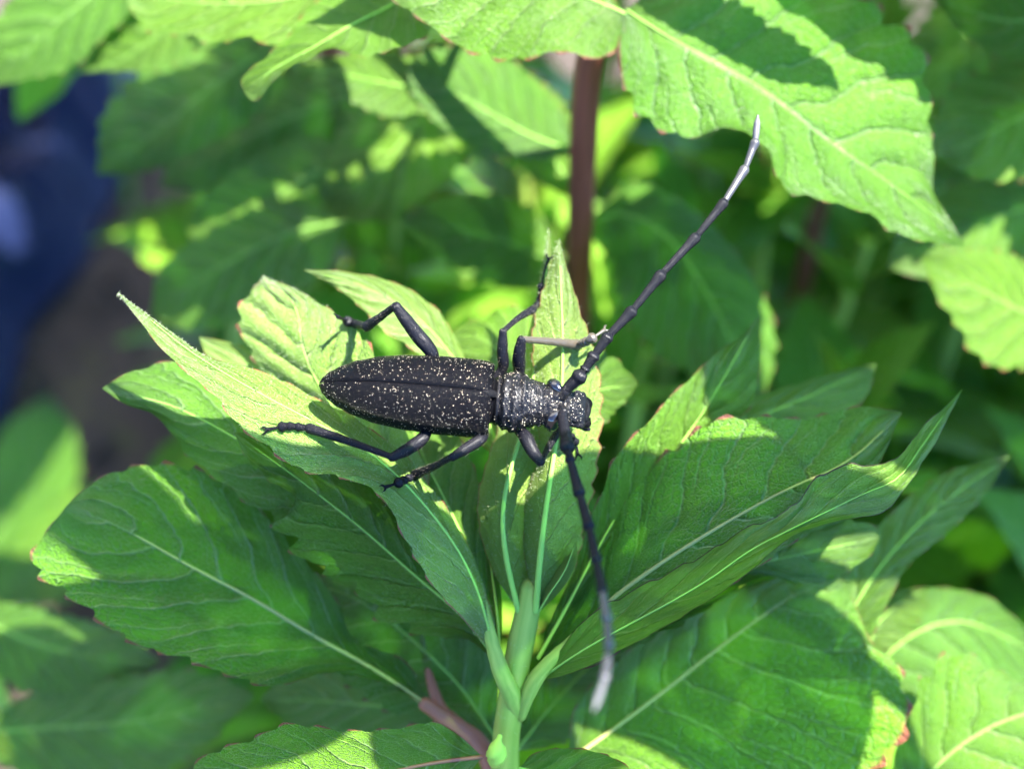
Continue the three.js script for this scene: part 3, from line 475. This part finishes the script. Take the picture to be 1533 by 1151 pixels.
// unseen leaf pairs added high on the red-stemmed shoot to shade the background
for (const [y, az, size, rise] of [[228, 1.2, 1, 0.2], [228, 2.1, 1, 0.4], [240, 1.7, 0.9, 0.5], [252, 0.9, 0.6, 0.7], [252, 2.6, 0.6, 0.7]]) {
  const lf = leafProto[Math.floor(rnd(4))][Math.floor(rnd(4))].clone(); lf.scale.setScalar(size); lf.quaternion.setFromEuler(new THREE.Euler(0, az, rise, 'YZX'));
  lf.position.copy(V(14, y, -39).add(V(7, 1.5, 0).multiplyScalar(size).applyQuaternion(lf.quaternion))).multiplyScalar(MM); behind.add(lf);
}
for (const [x, z, h, yaw, pairs] of [[98, -52, 235, 0.4, 4], [118, -95, 240, 1.0, 4], [60, -112, 245, 0.2, 4], [-34, -96, 240, 0.8, 4], [215, -70, 225, 1.3, 3], [150, -60, 240, 0.6, 5], [150, -130, 250, 0.2, 5], [190, -100, 250, 0.5, 5], [10, -175, 245, 0.3, 5], [130, -180, 250, 1.1, 5]])  // added for shade: their leaves above the frame darken the background
  makeShoot(x, z, h, 'tall red-stemmed shoot added among the lower shoots, its high leaves shading the background', { group: 'added shading shoots among the lower shoots', yaw, pairs, step: 14, size: 1.3, red: true, lean: [rnd(-5, 5), rnd(-5, 5)] });

// ================================================================ UPPER LEFT SHOOT AND SINGLE LEAVES OF THE BUSH
const upperLeft = thing('leafy_shoot', 'shoot with sunlit serrated leaves hanging over the dark soil gap', 'plant');
mesh('stem', tube([V(-70, 0, -60), P(420, -260, 40), P(520, -120, 22), P(600, -60, 14)], [2, 1.8, 1.5, 1.0], 12, 40), STEM, upperLeft);
leaf(upperLeft, LEAF[0], [[640, -30, 12], [590, 5, 12], [530, 35, 11], [470, 70, 10], [415, 100, 10], [385, 122, 10], [366, 138, 11]], [[600, -60, 14], [520, -40, 14], [460, 10, 13], [420, 66, 12], [380, 100, 11], [360, 120, 11]], [[648, 45, 11], [600, 72, 10], [545, 84, 9], [490, 74, 9], [455, 94, 9], [415, 112, 9.4], [395, 138, 10], [378, 152, 10.6]], { teeth: 8, depth: 0.07, rib: 0.4 });
leaf(upperLeft, LEAF[3], [[600, -50, 16], [520, -25, 16], [420, 0, 16], [310, 5, 17], [185, -10, 19]], [[520, -90, 18], [420, -90, 18], [290, -60, 19]], [[545, 10, 15], [480, 50, 15], [440, 74, 15], [365, 62, 15], [322, 68, 16], [272, 56, 16.5], [215, 46, 18]], { teeth: 8, depth: 0.1, rib: 0.4 });
leaf(upperLeft, LEAF[2], [[260, -120, 34], [180, -40, 36], [90, 30, 38], [-20, 130, 42]], [[160, -100, 38], [60, -40, 40], [-30, 50, 42]], [[240, -20, 34], [160, 60, 35], [110, 105, 37], [60, 118, 39]], { teeth: 8, depth: 0.1, rib: 0.4 });
leaf(upperLeft, LEAF[1], [[330, -40, 34], [250, 40, 34], [180, 90, 36], [120, 108, 38]], [[250, -20, 36], [170, 40, 37]], [[310, 60, 33], [238, 105, 34], [180, 108, 36]], { teeth: 7, depth: 0.1, rib: 0.4 });
for (const [m, l, r, k] of [
  [[[420, 60, 46], [330, 120, 46], [230, 200, 48], [145, 260, 52]], [[330, 50, 48], [220, 90, 50], [150, 170, 52]], [[400, 160, 46], [300, 230, 47], [210, 260, 50]], 2],
  [[[680, 130, 30], [600, 128, 29], [510, 110, 28], [430, 96, 29]], [[610, 80, 31], [530, 78, 30]], [[620, 185, 28], [560, 170, 28], [490, 140, 28]], 0],
  [[[560, 140, 52], [450, 170, 52], [340, 220, 54], [240, 280, 58]], [[450, 100, 54], [330, 140, 56], [260, 210, 58]], [[520, 230, 52], [420, 270, 53], [310, 290, 56]], 2],
  [[[560, 230, 46], [470, 260, 46], [370, 320, 48], [280, 350, 52]], [[450, 200, 48], [350, 250, 50], [290, 310, 52]], [[520, 330, 46], [420, 370, 46], [330, 370, 50]], 1],
  [[[520, 330, 40], [430, 350, 42], [330, 400, 44], [225, 470, 48]], [[430, 300, 42], [310, 340, 45], [240, 400, 48]], [[480, 420, 40], [390, 470, 42], [290, 500, 45]], 2],
  [[[700, 60, 46], [640, 150, 44], [580, 240, 44], [480, 330, 46]], [[640, 60, 46], [540, 140, 46], [480, 250, 46]], [[740, 170, 44], [680, 270, 43], [580, 330, 44]], 3],
]) leaf(upperLeft, LEAF[k], m, l, r, { teeth: 9, rib: 0.4 });

const lowLeft = thing('leafy_shoot', 'low shoot with yellow-green leaves growing beside the bare soil', 'plant');
mesh('stem', tube([V(-78, -2, -8), V(-74, 30, -4), P(-60, 900, 45)], [2, 1.6, 1.0], 12, 24), STEM, lowLeft);
for (const [m, l, r, k] of [
  [[[-60, 900, 150], [0, 790, 148], [50, 700, 146], [70, 590, 146]], [[-50, 770, 150], [0, 640, 150]], [[60, 820, 148], [115, 740, 146], [118, 650, 146]], 2],
  [[[-60, 900, 150], [40, 860, 146], [110, 820, 144], [180, 740, 144]], [[20, 800, 148], [90, 750, 146], [140, 720, 145]], [[80, 910, 144], [150, 860, 143], [185, 790, 143]], 1],
  [[[-60, 900, 45], [20, 950, 38], [120, 980, 34], [240, 990, 32]], [[10, 900, 40], [110, 920, 37], [190, 950, 34]], [[0, 1020, 38], [100, 1060, 34], [190, 1030, 33]], 2],
  [[[-60, 1100, 40], [60, 1090, 34], [200, 1080, 30], [380, 1040, 28]], [[40, 1040, 36], [180, 1010, 32], [300, 1000, 30]], [[60, 1180, 32], [200, 1180, 28], [320, 1110, 27]], 2],
]) leaf(lowLeft, LEAF[k], m, l, r, { teeth: 9, rib: 0.4 });

const upperRight = thing('leafy_shoot', 'shoot with pale sunlit leaves behind the toothed leaf with the tan midrib', 'plant');
mesh('stem', tube([V(110, -2, -75), V(104, 90, -68), P(1700, 120, 42), P(1720, -40, 30)], [2.3, 2, 1.6, 1], 12, 40), REDSTEM, upperRight);
for (const [m, l, r, k] of [
  [[[1700, 60, 38], [1600, 130, 34], [1500, 190, 30], [1400, 235, 28]], [[1620, 50, 36], [1500, 90, 33], [1410, 140, 30]], [[1640, 200, 34], [1560, 265, 32], [1480, 275, 29]], 3],
  [[[1560, -80, 62], [1480, 20, 60], [1420, 90, 58], [1350, 150, 58]], [[1470, -60, 62], [1380, 20, 60], [1340, 90, 59]], [[1560, 60, 60], [1500, 140, 58], [1420, 170, 58]], 1],
  [[[1720, -40, 30], [1620, 10, 28], [1500, 30, 26], [1390, -10, 26]], [[1600, -60, 30], [1480, -60, 28]], [[1640, 70, 28], [1540, 100, 26], [1450, 60, 26]], 0],
  [[[1700, 260, 46], [1600, 290, 42], [1480, 330, 38], [1330, 400, 36]], [[1590, 230, 44], [1450, 260, 41], [1350, 330, 38]], [[1640, 370, 42], [1540, 440, 40], [1420, 430, 37]], 1],
  [[[1640, 420, 34], [1560, 470, 30], [1480, 440, 26], [1380, 385, 24]], [[1570, 400, 32], [1480, 370, 28]], [[1580, 540, 30], [1480, 550, 26], [1420, 480, 24]], 3],
]) leaf(upperRight, LEAF[k], m, l, r, { teeth: 9, rib: 0.4 });

// lower right: leaves in full sun and the shaded ones between
const lowRight = thing('leafy_shoot', 'shoot with a pale sunlit leaf and shaded leaves beside the broad shaded leaf', 'plant');
mesh('stem', tube([V(60, -2, 30), P(1430, 1400, 40), P(1330, 1260, 16)], [2.2, 1.9, 1.4], 12, 30), STEM, lowRight);
leaf(lowRight, LEAF[0], [[1330, 1260, 14], [1400, 1150, 13], [1480, 1090, 13], [1560, 1060, 14], [1660, 1030, 16]], [[1330, 1150, 13], [1362, 1060, 12], [1382, 1000, 12.6], [1432, 966, 13.6], [1475, 990, 14], [1540, 1018, 15]], [[1420, 1270, 11], [1520, 1240, 11], [1620, 1160, 13]], { teeth: 8, depth: 0.12, rib: 0.4 });
leaf(lowRight, LEAF[1], [[1240, 1000, 15], [1290, 890, 15], [1370, 790, 15], [1450, 725, 16], [1512, 683, 17]], [[1240, 880, 16], [1330, 770, 16], [1420, 705, 17]], [[1300, 960, 14], [1360, 850, 14], [1430, 790, 15], [1480, 735, 16]], { teeth: 9, depth: 0.06, rib: 0.4 });
leaf(lowRight, LEAF[2], [[1280, 1060, 22], [1340, 970, 22], [1430, 930, 24], [1580, 990, 28]], [[1320, 900, 24], [1400, 878, 26], [1490, 900, 28]], [[1380, 1060, 20], [1480, 1060, 22], [1560, 1040, 26]], { teeth: 9, depth: 0.06, rib: 0.4 });
leaf(lowRight, LEAF[3], [[1300, 980, 20], [1310, 940, 20], [1345, 905, 21], [1390, 880, 24]], [[1290, 940, 21], [1320, 900, 22]], [[1340, 970, 20], [1385, 920, 22]], { teeth: 5, depth: 0.08, rib: 0.3 });

// ================================================================ ADDED OVERHANGING SHOOT, unseen above the frame: its leaves shade the lower half
const over = thing('leafy_shoot', 'unseen shoot added over the beetle, its large leaves shading the plants below', 'plant');
const C = (px, py, t, d = 0) => P(px, py, d).addScaledVector(SUN, t + 85);  // leaf outlines are wanted shadow edges carried up towards the sun
mesh('stem', tube([V(190, -2, 130), V(180, 150, 112), V(160, 260, 75), C(1330, 790, 70), C(1190, 770, 68), C(900, 850, 72)], [2.6, 2.4, 2.0, 1.6, 1.4, 0.8], 12, 60), STEM, over);
const shade = (k, m, l, r, o = {}) => leaf(over, LEAF[k], m.map((q) => C(...q)), l.map((q) => C(...q)), r.map((q) => C(...q)), { teeth: 16, depth: 0.012, wave: 0.2, rib: 0.5, ...o });
shade(0, [[1190, 790, 66, 4], [1080, 785, 62, 3], [850, 780, 60], [650, 760, 60, -2], [420, 680, 58, -4]], [[1160, 678, 58, 4.3], [1050, 670, 56, 4.2], [960, 662, 56, 3], [890, 658, 55, 1.5], [840, 690, 55, -3], [760, 700, 55, -4.5], [640, 690, 56, -4.5], [530, 668, 56, -3]], [[1080, 860, 66], [850, 890, 67], [650, 850, 66]]);
shade(1, [[700, 800, 70], [560, 790, 68], [400, 750, 66], [240, 670, 66, -2], [90, 480, 68, -4]], [[620, 715, 66, -3], [480, 664, 64, -4.5], [348, 637, 63, -5], [316, 598, 63, -4.6], [260, 556, 64, -4], [200, 500, 65, -4]], [[580, 880, 72], [380, 890, 72], [180, 830, 72], [40, 660, 70]]);
shade(2, [[900, 850, 72], [700, 900, 76], [500, 930, 78], [250, 930, 80], [-60, 880, 82]], [[720, 800, 74], [480, 810, 76], [200, 810, 78]], [[720, 1020, 80], [480, 1060, 84], [180, 1040, 86]]);
shade(0, [[900, 850, 74], [1000, 900, 78, 4], [1130, 960, 80, 8], [1220, 1080, 84, 9], [1240, 1230, 88, 9]], [[1000, 790, 74, 3], [1180, 820, 77, 8], [1292, 930, 80, 11], [1312, 1060, 84, 9]], [[900, 960, 80], [1000, 1080, 85, 4], [1100, 1180, 90, 6]]);
shade(1, [[900, 850, 76], [800, 980, 84], [720, 1100, 90], [640, 1220, 96]], [[700, 920, 84], [560, 1040, 90], [540, 1160, 95]], [[960, 980, 84], [940, 1120, 90], [830, 1220, 95]]);
shade(2, [[560, 950, 84], [450, 1030, 88], [300, 1110, 93], [100, 1180, 98]], [[420, 960, 86], [240, 1010, 91], [80, 1090, 96]], [[540, 1080, 90], [400, 1180, 95], [220, 1230, 98]]);
shade(3, [[1330, 790, 70, 8], [1330, 700, 66, 8], [1290, 600, 62, 8], [1230, 510, 60, 8], [1140, 420, 60, 9]], [[1200, 760, 66, 4], [1150, 680, 63, 4.3], [1108, 622, 61, 4.3], [1056, 575, 60, 6.5], [1070, 470, 60, 9]], [[1500, 800, 68, 8], [1640, 690, 66, 8], [1640, 560, 64, 8], [1450, 440, 62, 8]], { depth: 0.03 });

// ================================================================ SOIL LITTER AND THE BLUE CLOTH IN THE GAP
{
  const n = 5000, im = new THREE.InstancedMesh(new THREE.DodecahedronGeometry(1.6 * MM, 0), new THREE.MeshStandardMaterial({ color: 0xffffff, roughness: 0.95 }), n), m = new THREE.Matrix4(), q = new THREE.Quaternion(), col = new THREE.Color();
  for (let i = 0; i < n; i++) { const a = rnd(6.283), r = 40 + 460 * rnd() ** 0.7, k = rnd(0.4, 1.8); q.setFromEuler(new THREE.Euler(rnd(6), rnd(6), rnd(6))); m.compose(V(Math.cos(a) * r - 60, rnd(-2.5, 1.5), Math.sin(a) * r - 80).multiplyScalar(MM), q, V(k * rnd(0.7, 1.3), k * rnd(0.5, 0.9), k * rnd(0.7, 1.3))); im.setMatrixAt(i, m); const b = rnd(0.4, 1.3); im.setColorAt(i, col.setRGB(0.06 * b, 0.04 * b, 0.026 * b)); }
  im.name = 'soil_crumbs'; im.userData = { kind: 'stuff', label: 'loose crumbs of dark soil lying between the plants', category: 'soil' }; im.castShadow = im.receiveShadow = true; scene.add(im);
}
function onGround(px, py, h = 0) { const a = P(px, py, 0), d = a.clone().sub(EYE); return EYE.clone().addScaledVector(d, (h - EYE.y) / d.y); }
{
  const pm = plain([0.42, 0.28, 0.19], 0.8), gm = plain([0.3, 0.29, 0.28], 0.85);
  [[108, 150, 7, pm], [158, 237, 5, pm], [112, 235, 5, pm], [20, 690, 4, gm], [30, 930, 4, gm], [22, 1105, 5, pm]].forEach(([px, py, r, m], i) => {
    const g = new THREE.IcosahedronGeometry(r * MM, 3), p = g.attributes.position;
    for (let k = 0; k < p.count; k++) { const v = V().fromBufferAttribute(p, k), u = v.clone().divideScalar(r * MM), s = 1 + 0.3 * N(u.x * 1.4 + i * 3, u.y * 1.4, u.z * 1.4); p.setXYZ(k, v.x * s * 1.2, v.y * s * 0.75, v.z * s); }
    g.computeVertexNormals();
    const o = mesh(numbered('pebble'), g, m, scene); o.position.copy(onGround(px, py, r * 0.3)).multiplyScalar(MM);
    o.userData = m === pm ? { label: 'small sandy tan pebble lying on the dark soil', category: 'pebble', group: 'tan pebbles on the soil' } : { label: 'small grey pebble lying on the dark soil', category: 'pebble', group: 'grey pebbles on the soil' };
  });
  // crumpled blue cloth: a low rumpled heap on the soil
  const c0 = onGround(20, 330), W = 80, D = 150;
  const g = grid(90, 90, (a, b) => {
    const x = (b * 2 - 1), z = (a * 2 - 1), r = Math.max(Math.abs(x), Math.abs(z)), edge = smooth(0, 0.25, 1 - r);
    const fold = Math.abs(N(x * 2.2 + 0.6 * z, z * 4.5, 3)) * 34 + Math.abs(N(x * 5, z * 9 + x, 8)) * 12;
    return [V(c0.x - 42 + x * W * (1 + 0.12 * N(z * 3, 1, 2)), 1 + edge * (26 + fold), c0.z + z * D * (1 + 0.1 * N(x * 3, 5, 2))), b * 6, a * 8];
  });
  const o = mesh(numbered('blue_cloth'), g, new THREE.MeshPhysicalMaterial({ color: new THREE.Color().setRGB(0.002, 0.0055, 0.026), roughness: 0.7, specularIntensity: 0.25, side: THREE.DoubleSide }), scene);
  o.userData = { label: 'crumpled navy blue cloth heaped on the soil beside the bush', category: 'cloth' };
}

renderer.render(scene, camera);
